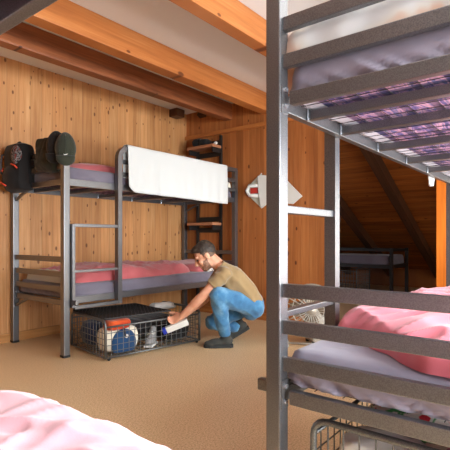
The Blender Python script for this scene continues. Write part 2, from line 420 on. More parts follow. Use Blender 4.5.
# ------------------------------------------------------------------ bunk beds
WB = 0.895        # length, width over the posts
PW = 0.055
def bunk(label, loc, rz, mir, LB):
    root = thing('bunk_bed', label, 'bunk bed', loc, rz, 'grey steel bunk beds')
    s = -1 if mir else 1
    F = M['frame']
    def box(name, x0, x1, y0, y1, z0, z1, parent=root, mat=F, bev=0.003, smooth=False):
        return link(name, B(x0, x1, y0 * s, y1 * s, z0, z1, bev=bev), mat, parent)
    H = 1.80
    for x in (0, LB - PW):
        for y in (0, WB - PW):
            p = box('post', x, x + PW, y, y + PW, 0.015, H, bev=0.005)
            box('foot_cap', x - 0.002, x + PW + 0.002, y - 0.002, y + PW + 0.002, 0, 0.02, p, M['rubber'])
    x0, x1, y0, y1 = PW, LB - PW, PW, WB - PW
    ym0, ym1 = PW * 0.25, WB - PW * 0.25
    for zf in (0.425, 1.40):
        for ya in (PW * 0.35, WB - PW * 0.35 - 0.03): box('side_rail', x0, x1, ya, ya + 0.03, zf, zf + 0.058)
        for xa in (PW * 0.35, LB - PW * 0.35 - 0.03): box('end_rail', xa, xa + 0.03, y0 - 0.006 + 0.03, y1 + 0.006 - 0.03, zf + (0.012 if zf > 1 else -0.008), zf + (0.056 if zf > 1 else 0.038))
        for k in (0.105, 0.228, 0.35) if zf < 1 else (0.142, 0.266):
            for xa in (PW * 0.3, LB - PW * 0.3 - 0.025): box('end_bar', xa, xa + 0.025, y0, y1, zf + k - 0.004, zf + k + 0.042)
        for k in (0.20, 0.49, 0.93, 1.40, 1.86):
            sl = box('slat', k, k + 0.035, PW * 0.35 + 0.03, WB - PW * 0.35 - 0.03, zf + 0.004, zf + 0.036)
            for yy in (PW * 0.35 + 0.034, WB - PW * 0.35 - 0.034):
                bm = bmesh.new()
                tube(bm, [(k - 0.003, yy * s, zf + 0.0), (k - 0.004, (yy) * s, zf + 0.02), (k - 0.002, yy * s, zf + 0.045)], 0.004, 6)
                link('slat_clip', bm, M['bolt'], sl)
        bm = bmesh.new(); zz = zf + 0.042
        n = 34
        for i in range(n):
            x = 0.08 + (LB - 0.16) * i / (n - 1); cyl(bm, (x, 0.05 * s, zz), (x, (WB - 0.05) * s, zz), 0.0016, 5)
        for i in range(9):
            y = 0.06 + (WB - 0.12) * i / 8; cyl(bm, (0.05, y * s, zz + 0.003), (LB - 0.05, y * s, zz + 0.003), 0.0016, 5)
        link('spring_mesh', bm, M['dark_wire'], root)
        for xa in (0, LB - PW):
            for yy, d in ((PW, 1), (WB - PW, -1)):
                br = box('bracket', xa + 0.006, xa + PW - 0.006, yy, yy + 0.004 * d, zf - 0.025 + (0.012 if zf > 1 else 0), zf + 0.07 + (0.012 if zf > 1 else 0), bev=0.001)
                for zb in ((zf + 0.012, zf + 0.066) if zf > 1 else (zf - 0.004, zf + 0.048)):
                    bm = bmesh.new(); cyl(bm, (xa + PW / 2, yy * s, zb), (xa + PW / 2, (yy + 0.012 * d) * s, zb), 0.009, 8); link('bolt', bm, M['bolt'], br)
            bm = bmesh.new()
            squaretube(bm, [(xa + PW / 2, (WB - PW) * s, zf - 0.08), (xa + PW / 2, (WB - PW - 0.08) * s, zf - 0.045), (xa + PW / 2, (WB - PW - 0.22) * s, zf + 0.004)], 0.012, 0.008, (1, 0, 0))
            link('brace', bm, F, root)
    # ladder: short upright beside the post, long upright bending over into the guard rail
    lad = box('ladder', PW + 0.004, PW + 0.03, -0.03, 0.02, 0.40, 1.085)
    box('ladder_bracket', PW + 0.004, PW + 0.03, -0.075, -0.03, 0.425, 0.465)
    XU = 0.535
    r = 0.10; zt = 1.785
    path = [(XU, 0, 0.385), (XU, 0, 1.0), (XU, 0, zt - r)] + [Vector(p) for p in arc((XU + r, 0, zt - r), r, PI, PI / 2, 6, (1, 0, 0), (0, 0, 1))][1:]
    bm = bmesh.new(); squaretube(bm, path + [(LB - PW, 0, zt)], 0.025, 0.022, (0, 1, 0))
    for v in bm.verts: v.co.y = (v.co.y - 0.008) * s
    link('upright', bm, F, lad)
    for z, hz in ((1.06, 0.028), (0.685, 0.022), (0.385, 0.028)): link('rung', B(PW + 0.03, XU - 0.022, -0.028 * s, 0.008 * s, z, z + hz, bev=0.003), F, lad)
    g = box('guard_bar', XU + 0.022, LB - PW, 0.004, 0.024, 1.645, 1.685)
    box('guard_bar', XU + 0.022, LB - PW, 0.004, 0.024, 1.53, 1.57)
    return root

def mattress(label, L, Wd, H, loc, rz=0, seed=0.0, group='mattresses in lavender grey sheets', fold=0.02, sheet=None):
    """origin at the centre of the underside"""
    root = thing('mattress', label, 'mattress', loc, rz, group)
    link('mattress_core', B(-L / 2 + 0.02, L / 2 - 0.02, -Wd / 2 + 0.02, Wd / 2 - 0.02, 0, H - 0.015, bev=0.012), M['plaid'], root, label='blue and purple plaid underside')
    # outline
    r = 0.05; out = []
    hx, hy = L / 2 - r, Wd / 2 - r
    def seg(a, b, nx, ny, step=0.012):
        n = max(1, int((Vector(b) - Vector(a)).length / step))
        for i in range(n):
            t = i / n; out.append((a[0] + (b[0] - a[0]) * t, a[1] + (b[1] - a[1]) * t, nx, ny))
    def cor(cx, cy, a0):
        for i in range(6):
            a = a0 + PI / 2 * i / 6; out.append((cx + r * math.cos(a), cy + r * math.sin(a), math.cos(a), math.sin(a)))
    seg((hx + r, -hy), (hx + r, hy), 1, 0); cor(hx, hy, 0)
    seg((hx, hy + r), (-hx, hy + r), 0, 1, 0.03); cor(-hx, hy, PI / 2)
    seg((-hx - r, hy), (-hx - r, -hy), -1, 0); cor(-hx, -hy, PI)
    seg((-hx, -hy - r), (hx, -hy - r), 0, -1, 0.03); cor(hx, -hy, 3 * PI / 2)
    prof = [(-0.07, 0.0, 0), (-0.03, -0.004, 0.3), (-0.008, 0.002, 0.8)] + [(0.0 + 0.006 * math.sin(PI * k / 7), 0.012 + (H - 0.034) * k / 7, 1 - 0.11 * k) for k in range(8)] + \
           [(-0.005, H - 0.009, 0.1), (-0.02, H - 0.001, 0), (-0.06, H, 0), (-0.15, H + 0.001, 0), (-0.25, H + 0.002, 0)]
    bm = bmesh.new(); rows = []; s = 0.0; prev = None; arcs = []
    for p in out:
        if prev: s += math.hypot(p[0] - prev[0], p[1] - prev[1])
        arcs.append(s); prev = p
    for off, z, k in prof:
        row = []
        for (x, y, nx, ny), a in zip(out, arcs):
            u = a * 1.0 + z * 1.6
            d = fold * min(k, 1.0) * (1 - 0.75 * max(0, z) / H) * (ridge(u * 15, z * 3, seed) * 0.7 + ridge(u * 34, z * 5, seed + 4) * 0.35)
            zz = z + (0.006 * nz(x * 5, y * 5, seed) if z > H - 0.02 else 0)
            o_ = max(off, -0.045); kx = 1 - (o_ - off) / hx; ky = 1 - (o_ - off) / hy
            row.append(bm.verts.new(((x + nx * (o_ + d)) * kx, (y + ny * (o_ + d)) * ky, zz)))
        rows.append(row)
    m = len(out)
    for A, Bq in zip(rows, rows[1:]):
        for k in range(m): bm.faces.new((A[k], A[(k + 1) % m], Bq[(k + 1) % m], Bq[k]))
    top = bm.verts.new((0, 0, H + 0.002))
    for k in range(m): bm.faces.new((rows[-1][k], rows[-1][(k + 1) % m], top))
    link('fitted_sheet', bm, sheet or M['sheet'], root, True)
    return root

LX, LY = 1.985, 3.232
LL, LN, LT = 2.335, 2.69, 2.27
NX, NY = 1.262, 0.826
bunk('grey steel bunk bed against the pine wall, caps and white cloth hung on it', (LX, LY, 0), 0, False, LL)
bunk('large grey steel bunk bed close by, plaid mattress underside showing', (NX, NY, 0), 0, True, LN)
bunk('steel bunk bed cut off at the corner, its frame crossing above the pale duvet', (-0.435, -1.12, 0), PI / 2, True, LT)
ML, MW, MH = 2.2, 0.80, 0.115
ZL, ZU = 0.470, 1.446
def mat_at(b, zz): return (b[0] + b[3] / 2, b[1] + b[2] * WB / 2, zz)
mattress('lavender grey mattress on the lower level of the bunk by the pine wall', ML, MW, MH, mat_at((LX, LY, 1, LL), ZL), 0, 1.0)
mattress('lavender grey mattress on the upper level of the bunk by the pine wall', ML, MW, MH, mat_at((LX, LY, 1, LL), ZU), 0, 2.0)
mattress('lavender mattress under the bright pink duvet, lower level of the near bunk', LN - 0.13, MW, MH, mat_at((NX, NY, -1, LN), ZL), 0, 3.0, fold=0.03, sheet=M['near_sheet'])
mattress('mattress with gathered lavender sheet and plaid underside, upper level of near bunk', LN - 0.13, MW, MH, mat_at((NX, NY, -1, LN), ZU), 0, 4.5, fold=0.034, sheet=M['near_sheet'])
mattress('mattress under the pale pink duvet in the near corner', ML, MW, MH, (-0.435 + WB / 2, -1.12 + LT / 2, ZL), PI / 2, 5.0)
mattress('mattress overhead at the dark top corner of the room', ML, MW, MH, (-0.435 + WB / 2, -1.12 + LT / 2, ZU), PI / 2, 6.0)

# bedding
ZM, ZN = ZL + MH + 0.002, ZU + MH + 0.002
o = rumple('duvet', [(2.3, 0.765), (1.72, 0.765), (1.58, 0.66), (1.45, 0.47), (1.345, 0.35), (1.325, 0.2), (1.33, 0.02), (1.6, -0.01), (2.4, -0.01), (2.9, 0.02), (2.95, 0.5), (2.8, 0.73)], ZM, 0.10, M['pink'], seed=1.7, fold=0.055, f=9.0, ang=0.9, nr=90, per=12, power=9)
tag(o, 'bright pink crumpled duvet on the lower level of the near bunk', 'duvet', 'crumpled duvets')
o = rumple('quilt', [(1.305, 0.745), (1.335, 0.80), (1.42, 0.91), (1.70, 0.92), (1.80, 0.76), (2.6, 0.735), (3.3, 0.73), (3.35, 0.1), (3.2, -0.01), (2.2, -0.02), (1.45, -0.02), (1.315, 0.0), (1.302, 0.4)], ZN, 0.19, M['quilt'], seed=4.2, fold=0.04, f=14.0, ang=-0.5, nr=80, per=10, power=16)
tag(o, 'white quilt with peach leaf print on the upper level of near bunk', 'quilt')
o = rumple('duvet', [(0.51, -0.2), (0.515, 0.4), (0.515, 0.75), (0.51, 1.02), (0.35, 1.07), (0.0, 1.06), (-0.3, 1.05), (-0.36, 0.6), (-0.36, 0.0), (-0.2, -0.3), (0.2, -0.35)], ZM, 0.085, M['pale_pink'], seed=7.7, fold=0.026, f=15.0, ang=0.3, nr=110, per=14, power=8)
tag(o, 'pale pink crumpled duvet in the near corner under the crossing frame', 'duvet', 'crumpled duvets')
o = rumple('duvet', [(2.12, 3.36), (2.12, 3.8), (2.15, 4.03), (2.8, 4.04), (3.6, 4.04), (3.75, 3.8), (3.7, 3.45), (3.3, 3.33), (2.8, 3.30), (2.4, 3.30)], ZM, 0.135, M['shaded_pink'], seed=11.0, fold=0.05, f=12.0, ang=0.2, nr=80, per=10, power=5)
tag(o, 'shade-toned pink rumpled duvet on lower bunk behind the ladder', 'duvet', 'crumpled duvets')
o = rumple('duvet', [(2.2, 3.5), (2.2, 4.0), (2.7, 4.04), (3.3, 4.0), (3.3, 3.6), (2.8, 3.44)], ZN, 0.13, M['shaded_pink'], seed=13.0, fold=0.025, f=11.0, ang=0.2, nr=36, power=4)
tag(o, 'shade-toned pink duvet folded on upper bunk between cap and white cloth', 'duvet', 'crumpled duvets')
o = rumple('pillow', [(3.72, 3.42), (3.74, 3.95), (4.0, 4.03), (4.22, 3.95), (4.24, 3.5), (4.1, 3.36), (3.9, 3.33)], ZM, 0.155, M['shaded_pink'], seed=15.0, fold=0.012, f=5.0, ang=0.2, nr=30, power=4)
tag(o, 'dark pink plump pillow in front of the man\'s face', 'pillow')
o = rumple('folded_cloth', [(3.86, 3.28), (3.86, 3.33), (4.05, 3.335), (4.2, 3.33), (4.2, 3.28), (4.0, 3.27)], ZM, 0.07, M['speck'], seed=16.0, fold=0.01, nr=14, power=4)
tag(o, 'small speckled white cloth at the mattress edge below the pillow', 'cloth')
o = rumple('folded_sheet', [(2.11, 3.40), (2.11, 3.8), (2.115, 3.98), (2.07, 3.99), (2.066, 3.7), (2.066, 3.42)], ZM, 0.11, M['white_cloth'], seed=18.0, fold=0.02, nr=14, power=4)
tag(o, 'white sheet edge bunched behind the end bars of far lower bunk', 'sheet')

# white cloth over the guard rail
def drape(name, x0, x1, y, ztop, zl, zr, back, mat):
    n, m = 70, 26; bm = bmesh.new(); rows = []
    for i in range(n + 1):
        t = i / n; x = x0 + (x1 - x0) * t; row = []
        zb = zl + (zr - zl) * t
        if t < 0.06: zb += 0.05 * (1 - t / 0.06) ** 2
        path = []
        for k in range(6): path.append((y + 0.035, ztop - back + back * k / 6 - 0.01))
        for k in range(5):
            a = k / 4 * PI; path.append((y + 0.035 * math.cos(a), ztop - 0.006 + 0.014 * math.sin(a)))
        for k in range(1, m - 10): path.append((y - 0.035, ztop - 0.01 + (zb - ztop) * k / (m - 11)))
        for j, (yy, zz) in enumerate(path):
            d = max(0, (j - 11) / (len(path) - 12))
            w = d * (0.018 * math.sin(x * 11 + 1) + 0.02 * nz(x * 5, zz * 2, 3.0) + 0.006 * math.sin(x * 37)) - 0.004 * d
            row.append(bm.verts.new((x + (0.012 * math.sin(zz * 9) * d if t > 0.9 else 0), yy - abs(w) * (1 if j > 8 else 0), zz + 0.004 * nz(x * 4, 0, 9.0))))
        rows.append(row)
    for A, Bq in zip(rows, rows[1:]):
        for k in range(len(A) - 1): bm.faces.new((A[k], A[k + 1], Bq[k + 1], Bq[k]))
    o = link(name, bm, mat, None, True)
    md = o.modifiers.new('t', 'SOLIDIFY'); md.thickness = 0.004; md.offset = 0
    return o
tag(drape('bed_sheet', 2.60, 4.06, LY - 0.006, 1.812, 1.40, 1.375, 0.28, M['white_cloth']), 'white sheet draped over the guard rail of the far bunk', 'sheet')
o = rumple('white_cloth', [(4.21, 3.30), (4.21, 3.36), (4.275, 3.40), (4.28, 3.33), (4.25, 3.29)], ZN, 0.09, M['cream'], seed=21, fold=0.01, nr=10, power=4)
tag(o, 'small cream cloth bunched at the top right corner of far bunk', 'cloth')

# ------------------------------------------------------------------ things hung on the far bunk's end
XE = LX + 0.02
def backpack():
    r = thing('backpack', 'black backpack with red straps hung at the far end post of the upper bunk', 'backpack', (1.965, 3.92, 1.375))
    bm = bmesh.new()
    bx(bm, -0.09, 0.09, -0.15, 0.155, 0, 0.44, bev=0.075); ell(bm, (-0.05, 0.0, 0.12), (0.09, 0.13, 0.13))
    bm = solidify_remesh(bm, 0.012, 4); link('pack_body', bm, M['black_cloth'], r, True)
    bm = bmesh.new(); ell(bm, (-0.065, -0.09, 0.32), (0.05, 0.055, 0.09)); link('front_pocket', bm, M['print'], r, True, label='grey and red printed pocket')
    for pts in ([(-0.10, 0.10, 0.215), (-0.125, 0.06, 0.185)], [(-0.13, 0.10, 0.10), (-0.142, 0.03, 0.075), (-0.135, -0.03, 0.05)], [(-0.085, -0.13, 0.20), (-0.10, -0.11, 0.225), (-0.11, -0.07, 0.24)]):
        bm = bmesh.new(); tube(bm, pts, 0.007, 6); link('strap', bm, M['orange_red'], r, True)
    bm = bmesh.new(); tube(bm, [(-0.03, 0.12, 0.37), (-0.11, 0.10, 0.33), (-0.125, 0.085, 0.25), (-0.12, 0.08, 0.16)], 0.008, 6); link('shoulder_strap', bm, M['dark_grey'], r, True)
    bm = bmesh.new(); tube(bm, arc((0.0, 0, 0.405), 0.05, 0, PI, 8, (0, 1, 0), (0, 0, 1)), 0.008, 6); link('grab_loop', bm, M['black_cloth'], r, True)
backpack()
def pouch():
    bm = bmesh.new()
    m = Matrix.Rotation(0.12, 4, 'X')
    bx(bm, -0.05, 0.05, -0.15, 0.15, 0, 0.29, bev=0.045); bx(bm, -0.07, 0.02, -0.11, 0.12, 0.03, 0.2, bev=0.04)
    bmesh.ops.transform(bm, matrix=m, verts=bm.verts[:])
    bm = solidify_remesh(bm, 0.012, 4)
    for v in bm.verts: v.co += Vector((0.012 * wrinkle(v.co.y * 3, v.co.z * 3, 2.0, 0.4, 6), 0, 0))
    r = thing('shoulder_bag', 'plain dark olive bag hung between backpack and caps on upper bunk', 'bag', (2.0, 3.52, 1.525))
    link('bag_body', bm, M['olive'], r, True)
    bm = bmesh.new(); tube(bm, [(0.0, -0.1, 0.24), (0.02, -0.07, 0.288), (0.05, 0.0, 0.30), (0.02, 0.07, 0.30), (0.0, 0.1, 0.24)], 0.009, 6); link('strap', bm, M['black_cloth'], r, True)
pouch()
def cap(label, loc, rz, mat, mark):
    r = thing('baseball_cap', label, 'cap', loc, rz, 'caps hung on the bunk post')
    bm = bmesh.new()                       # crown opens towards +y (onto the post), brim hangs from the lower front
    ell(bm, (0, 0, 0), (0.082, 0.085, 0.125), u=24, v=16)
    bmesh.ops.bisect_plane(bm, geom=bm.verts[:] + bm.edges[:] + bm.faces[:], plane_co=(0, 0.03, 0), plane_no=(0, 1, 0.0), clear_outer=True)
    for v in bm.verts:
        v.co.x *= 1 - 0.12 * max(0, v.co.z / 0.125)
    o = link('crown', bm, mat, r, True); sd = o.modifiers.new('t', 'SOLIDIFY'); sd.thickness = 0.004
    for k in (-0.5, 0.0, 0.5):
        bm = bmesh.new()
        tube(bm, [(math.sin(k * 1.3) * 0.084 * math.cos(a) * (1 - 0.12 * max(0, math.sin(a))), -0.0865 * math.cos(a) * math.cos(k * 1.3), 0.1262 * math.sin(a)) for a in [i / 8 * 1.45 - 0.6 for i in range(9)]], 0.0022, 5)
        link('seam', bm, mat, r, True)
    bm = bmesh.new(); rows = []
    for i in range(13):
        a = -1.15 + 2.3 * i / 12; row = []
        for j in range(6):
            t = j / 5
            row.append(bm.verts.new((math.sin(a) * (0.080 - 0.004 * t), -0.05 * math.cos(a) - 0.035 - 0.012 * math.sin(t * PI), -0.07 - t * 0.085 * math.cos(a * 0.95))))
        rows.append(row)
    for A, Bq in zip(rows, rows[1:]):
        for k in range(5): bm.faces.new((A[k], A[k + 1], Bq[k + 1], Bq[k]))
    o = link('brim', bm, mat, r, True); sd = o.modifiers.new('t', 'SOLIDIFY'); sd.thickness = 0.005
    if mark:
        bm = bmesh.new(); tube(bm, [(-0.014, -0.101, -0.066), (-0.008, -0.102, -0.073), (0.004, -0.102, -0.070), (0.018, -0.099, -0.063)], [0.002, 0.0042, 0.003, 0.001], 6)
        link('logo', bm, M['white_mark'], r, True, label='small white curved tick mark')
cap('olive baseball cap with small white tick on the post of the far bunk', (LX - 0.005, LY - 0.03, 1.69), -0.55, M['olive_cap'], True)
cap('black cap tucked behind the olive cap', (LX - 0.005, LY + 0.10, 1.72), -0.75, M['black_cloth'], False)

# ------------------------------------------------------------------ wire crates
def crate(label, L, D, H, loc, rz, lid=None, rim=0.011):
    """origin at the middle of the underside; front is -y"""
    r = thing('wire_crate', label, 'crate', loc, rz, 'wire storage crates under the beds')
    hx, hy = L / 2, D / 2; c = 0.05
    bm = bmesh.new()
    for x in (-hx, hx):
        path = [(x, -hy, 0.02), (x, -hy, H - c)] + arc((x, -hy + c, H - c), c, PI, PI / 2, 5, (0, 1, 0), (0, 0, 1))[1:] + \
               arc((x, hy - c, H - c), c, PI / 2, 0, 5, (0, 1, 0), (0, 0, 1)) + [(x, hy, 0.02)]
        tube(bm, path, rim, 8)
        tube(bm, [(x, -hy, 0.024), (x, hy, 0.024)], rim * 0.8, 8)
    for y in (-hy, hy):
        tube(bm, [(-hx, y, 0.024), (hx, y, 0.024)], rim * 0.8, 8)
        tube(bm, [(-hx, y, H - c), (hx, y, H - c)], rim * 0.7, 8)
    link('crate_frame', bm, M['wire'], r, True)
    w = 0.0028
    for y in (-hy, hy):
        bm = bmesh.new(); n = int(L / 0.05)
        for i in range(1, n): x = -hx + L * i / n; cyl(bm, (x, y, 0.024), (x, y, H - c), w, 5)
        for k in range(1, 5): z = 0.024 + (H - c - 0.024) * k / 5; cyl(bm, (-hx, y, z), (hx, y, z), w, 5)
        link('wire_panel', bm, M['wire'], r)
    for x in (-hx, hx):
        bm = bmesh.new(); n = int(D / 0.05)
        for i in range(1, n): y = -hy + D * i / n; cyl(bm, (x, y, 0.024), (x, y, H - 0.002 if abs(y) < hy - c else H - c * 0.6), w, 5)
        for k in range(1, 5): z = 0.024 + (H - c - 0.024) * k / 5; cyl(bm, (x, -hy, z), (x, hy, z), w, 5)
        link('wire_panel', bm, M['wire'], r)
    bm = bmesh.new()
    for i in range(1, int(L / 0.07)): x = -hx + i * 0.07; cyl(bm, (x, -hy, 0.024), (x, hy, 0.024), w, 5)
    for i in range(1, int(D / 0.07)): y = -hy + i * 0.07; cyl(bm, (-hx, y, 0.021), (hx, y, 0.021), w, 5)
    link('wire_bottom', bm, M['wire'], r)
    bm = bmesh.new()
    for x in (-hx + 0.03, hx - 0.03):
        for y in (-hy, hy): ell(bm, (x, y, 0.012), (0.014, 0.014, 0.012), u=10, v=6)
    link('glide', bm, M['rubber'], r)
    if lid:
        a, b, y0, y1 = lid
        bm = bmesh.new(); z = H + 0.012
        tube(bm, [(a, y0, z), (b, y0, z), (b, y1, z), (a, y1, z)], 0.007, 6, True)
        n = int((b - a) / 0.032)
        for i in range(-16, n + 16):
            for sg in (1, -1):       # diamond lattice
                xs = a + i * 0.034; p, q = Vector((xs, y0)), Vector((xs + sg * (y1 - y0) * 0.55, y1))
                lo, hi = 0.0, 1.0
                for t_ in (0,):
                    d = q.x - p.x
                    ta, tb = sorted(((a - p.x) / d, (b - p.x) / d)); lo, hi = max(0, ta), min(1, tb)
                if hi - lo > 0.02:
                    A, Bq = p.lerp(q, lo), p.lerp(q, hi); cyl(bm, (A.x, A.y, z), (Bq.x, Bq.y, z), 0.003, 5)
        link('lid', bm, M['dark_wire'], r)
    return r
CR = -0.155
CL = (2.655, 3.13, 0)
c1 = crate('wire crate pulled out in front of the crouching man', 0.95, 0.62, 0.315, CL, CR, lid=(-0.465, 0.16, -0.295, 0.30))
def cw(x, y, z=0):
    v = Matrix.Rotation(CR, 3, 'Z') @ Vector((x, y, z)); return (v.x + CL[0], v.y + CL[1], v.z + CL[2])
c2 = crate('wire crate under the near bunk holding floral and magenta cloth', 0.95, 0.62, 0.375, (1.80, 0.37, 0), 0, rim=0.0115)
def crate_item(name, label, cat, build, at, rz=CR):
    r = thing(name, label, cat, at, rz); build(r); return r
# blue and cream bag
def bag(r):
    bm = bmesh.new(); bx(bm, -0.16, 0.16, -0.09, 0.12, 0, 0.2, bev=0.07); bm = solidify_remesh(bm, 0.012, 5)
    link('bag_body', bm, M['cream'], r, True)
    bm = bmesh.new(); ell(bm, (0.0, -0.09, 0.07), (0.115, 0.03, 0.12), u=24)
    bmesh.ops.bisect_plane(bm, geom=bm.verts[:] + bm.edges[:] + bm.faces[:], plane_co=(0, 0, 0.004), plane_no=(0, 0, -1), clear_outer=True)
    link('round_pocket', bm, M['blue_canvas'], r, True, label='round blue pocket')
    bm = bmesh.new(); tube(bm, [(-0.015, -0.122, 0.20), (-0.012, -0.13, 0.16), (-0.005, -0.128, 0.13)], 0.006, 6); link('strap', bm, M['dark_grey_cloth'], r, True)
    bm = bmesh.new(); cyl(bm, (0.005, -0.118, 0.135), (0.007, -0.128, 0.132), 0.016, 12); link('badge', bm, M['white_mark'], r, label='small white round badge')
crate_item('travel_bag', 'cream travel bag with round blue pocket in the pulled-out crate', 'bag', bag, cw(-0.28, -0.165, 0.034))
def soft(mat, dims, seed, vox=0.012):
    def f(r):
        bm = bmesh.new(); bx(bm, -dims[0] / 2, dims[0] / 2, -dims[1] / 2, dims[1] / 2, 0, dims[2], bev=min(dims) * 0.35)
        bm = solidify_remesh(bm, vox, 4)
        for v in bm.verts: v.co += Vector((v.co.x, v.co.y, v.co.z - dims[2] / 2)).normalized() * 0.016 * wrinkle(v.co.x * 3 + v.co.y * 2, v.co.z * 4, seed, 0.5, 5)
        mz = min(v.co.z for v in bm.verts)
        for v in bm.verts: v.co.z -= mz
        link('bundle', bm, mat, r, True)
    return f
def loose(name, label, mat, dims, seed, at, rz=CR, cat='cloth'):
    bm = bmesh.new(); bx(bm, -dims[0] / 2, dims[0] / 2, -dims[1] / 2, dims[1] / 2, 0, dims[2], bev=min(dims) * 0.35)
    bm = solidify_remesh(bm, min(0.012, min(dims) / 5), 4)
    for v in bm.verts: v.co += Vector((v.co.x, v.co.y, v.co.z - dims[2] / 2)).normalized() * min(0.018, min(dims) * 0.2) * wrinkle(v.co.x * 3 + v.co.y * 2, v.co.z * 4, seed, 0.5, 5)
    mz = min(v.co.z for v in bm.verts)
    for v in bm.verts: v.co.z -= mz
    o = link(name, bm, mat, None, True); o.location = at; o.rotation_euler = (0, 0, rz)
    return tag(o, label, cat)
loose('scarf', 'orange and red cloth stuffed above the blue pocket in the crate', M['orange_cloth'], (0.19, 0.13, 0.075), 2.0, cw(-0.32, -0.21, 0.215))
loose('laundry_bundle', 'dark navy bundle filling the left end of the pulled-out crate', M['navy'], (0.30, 0.22, 0.20), 4.0, cw(-0.29, 0.14, 0.034))
loose('laundry_bundle', 'charcoal clothes heaped behind the man\'s hands in the crate', M['dark_grey_cloth'], (0.50, 0.22, 0.17), 6.0, cw(0.20, 0.15, 0.034))
loose('laundry_bundle', 'black clothes at the crate front, right of the grey shoe', M['black_cloth'], (0.26, 0.20, 0.15), 8.0, cw(0.29, -0.14, 0.034))
loose('paper_bag', 'crumpled white plastic bag lying on top beside the crate lid', M['white_cloth'], (0.24, 0.12, 0.06), 9.0, cw(0.37, 0.13, 0.262), cat='bag')
def shoe_in(r):
    bm = bmesh.new(); ell(bm, (0, 0, 0.055), (0.075, 0.04, 0.05)); ell(bm, (-0.05, 0, 0.04), (0.06, 0.04, 0.035)); ell(bm, (0.055, 0, 0.1), (0.025, 0.035, 0.06))
    bm = solidify_remesh(bm, 0.008, 3); link('shoe_body', bm, M['grey_plastic'], r, True)
    link('sole', B(-0.11, 0.085, -0.038, 0.038, 0, 0.014, bev=0.006), M['white_mark'], r)
    bm = bmesh.new()
    for k in (-0.02, 0.005, 0.03): tube(bm, [(k, -0.03, 0.095), (k, 0, 0.112), (k, 0.03, 0.095)], 0.004, 6)
    link('laces', bm, M['paper'], r, True)
crate_item('shoe', 'grey shoe in the crate between the bag and the man\'s hands', 'shoe', shoe_in, cw(0.015, -0.21, 0.034), CR + 0.7)
# near crate contents
loose('white_towel', 'white towel at the corner of the near crate', M['paper'], (0.20, 0.26, 0.28), 13.0, (1.445, 0.49, 0.03), 0, 'towel')
loose('floral_cloth', 'red and green floral cloth heaped behind the white towel in near crate', M['floral'], (0.30, 0.34, 0.325), 12.0, (1.71, 0.46, 0.03), 0)
loose('magenta_cloth', 'magenta cloth in the near crate below the frame', M['magenta'], (0.34, 0.20, 0.32), 14.0, (1.49, 0.21, 0.03), 0)

# ------------------------------------------------------------------ rack on the right wall
rk = thing('wall_rack', 'dark steel ladder rack with two brown shelves by the corner', 'rack', (4.36, 3.72, 0))
for y in (-0.19, 0.20): link('rack_post', B(-0.018, 0.012, y - 0.018, y + 0.018, 0, 2.27, bev=0.003), M['black_paint'], rk)
for z in (2.10, 1.13):
    sh = link('shelf', B(-0.19, -0.018, -0.21, 0.22, z, z + 0.034, bev=0.004), M['shelf'], rk)
    link('shelf_bracket', B(-0.17, -0.018, -0.20, -0.18, z - 0.06, z, bev=0.003), M['black_paint'], sh)
    link('shelf_bracket', B(-0.17, -0.018, 0.19, 0.21, z - 0.06, z, bev=0.003), M['black_paint'], sh)
    link('back_rail', B(-0.016, 0.01, -0.172, 0.182, z + 0.05, z + 0.11, bev=0.003), M['black_paint'], rk)
    link('back_rail', B(-0.016, 0.01, -0.172, 0.182, z - 0.09, z - 0.03, bev=0.003), M['black_paint'], rk)
for k, (y, hgt, lab) in enumerate([(3.82, 0.09, 'black folded garment on the upper wall shelf, nearer the corner'), (3.70, 0.07, 'smaller black garment on the upper shelf beside a white roll')]):
    loose('folded_garment', lab, M['black_cloth'], (0.14, 0.11, hgt), 20.0 + k, (4.26, y, 2.136), 0, 'clothing')
bm = bmesh.new(); cyl(bm, (4.25, 3.52, 2.155), (4.33, 3.63, 2.155), 0.02, 14); tag(link('paper_roll', bm, M['paper'], None, True), 'white paper roll on the upper wall shelf', 'roll')

# ------------------------------------------------------------------ folded white holder on the right wall
r = thing('wall_holder', 'white diamond-shaped folded holder with a red patch on the orange wall', 'holder', (XW, 2.70, 1.54))
def prism(pts, x0, x1):
    bm = bmesh.new(); A = [bm.verts.new((x0, y, z)) for y, z in pts]; Bq = [bm.verts.new((x1, y, z)) for y, z in pts]
    n = len(pts); bm.faces.new(A); bm.faces.new(Bq[::-1])
    for k in range(n): bm.faces.new((A[k], A[(k + 1) % n], Bq[(k + 1) % n], Bq[k]))
    return bm
link('back_plate', prism([(0.22, 0.20), (0.42, 0.05), (0.45, -0.02), (0.22, -0.22)], -0.012, -0.001), M['paper_green'], r)
link('side_flap', prism([(0.25, 0.16), (0.20, 0.17), (-0.1, 0.12), (-0.335, -0.11), (-0.22, -0.19), (0.10, -0.16), (0.20, -0.22), (0.24, -0.04)], -0.05, -0.03), M['paper'], r)
link('spacer', B(-0.03, -0.012, -0.02, 0.2, -0.05, 0.05), M['paper'], r)
bm = bmesh.new(); tube(bm, [(-0.03, 0.25, 0.05), (-0.03, 0.38, 0.06), (-0.03, 0.42, 0.0), (-0.03, 0.38, -0.06), (-0.03, 0.25, -0.07)], 0.022, 8); link('handle', bm, M['paper'], r, True)
link('red_patch', B(-0.03, -0.012, 0.26, 0.37, -0.04, 0.03, bev=0.006), M['red'], r, label='dark red patch')

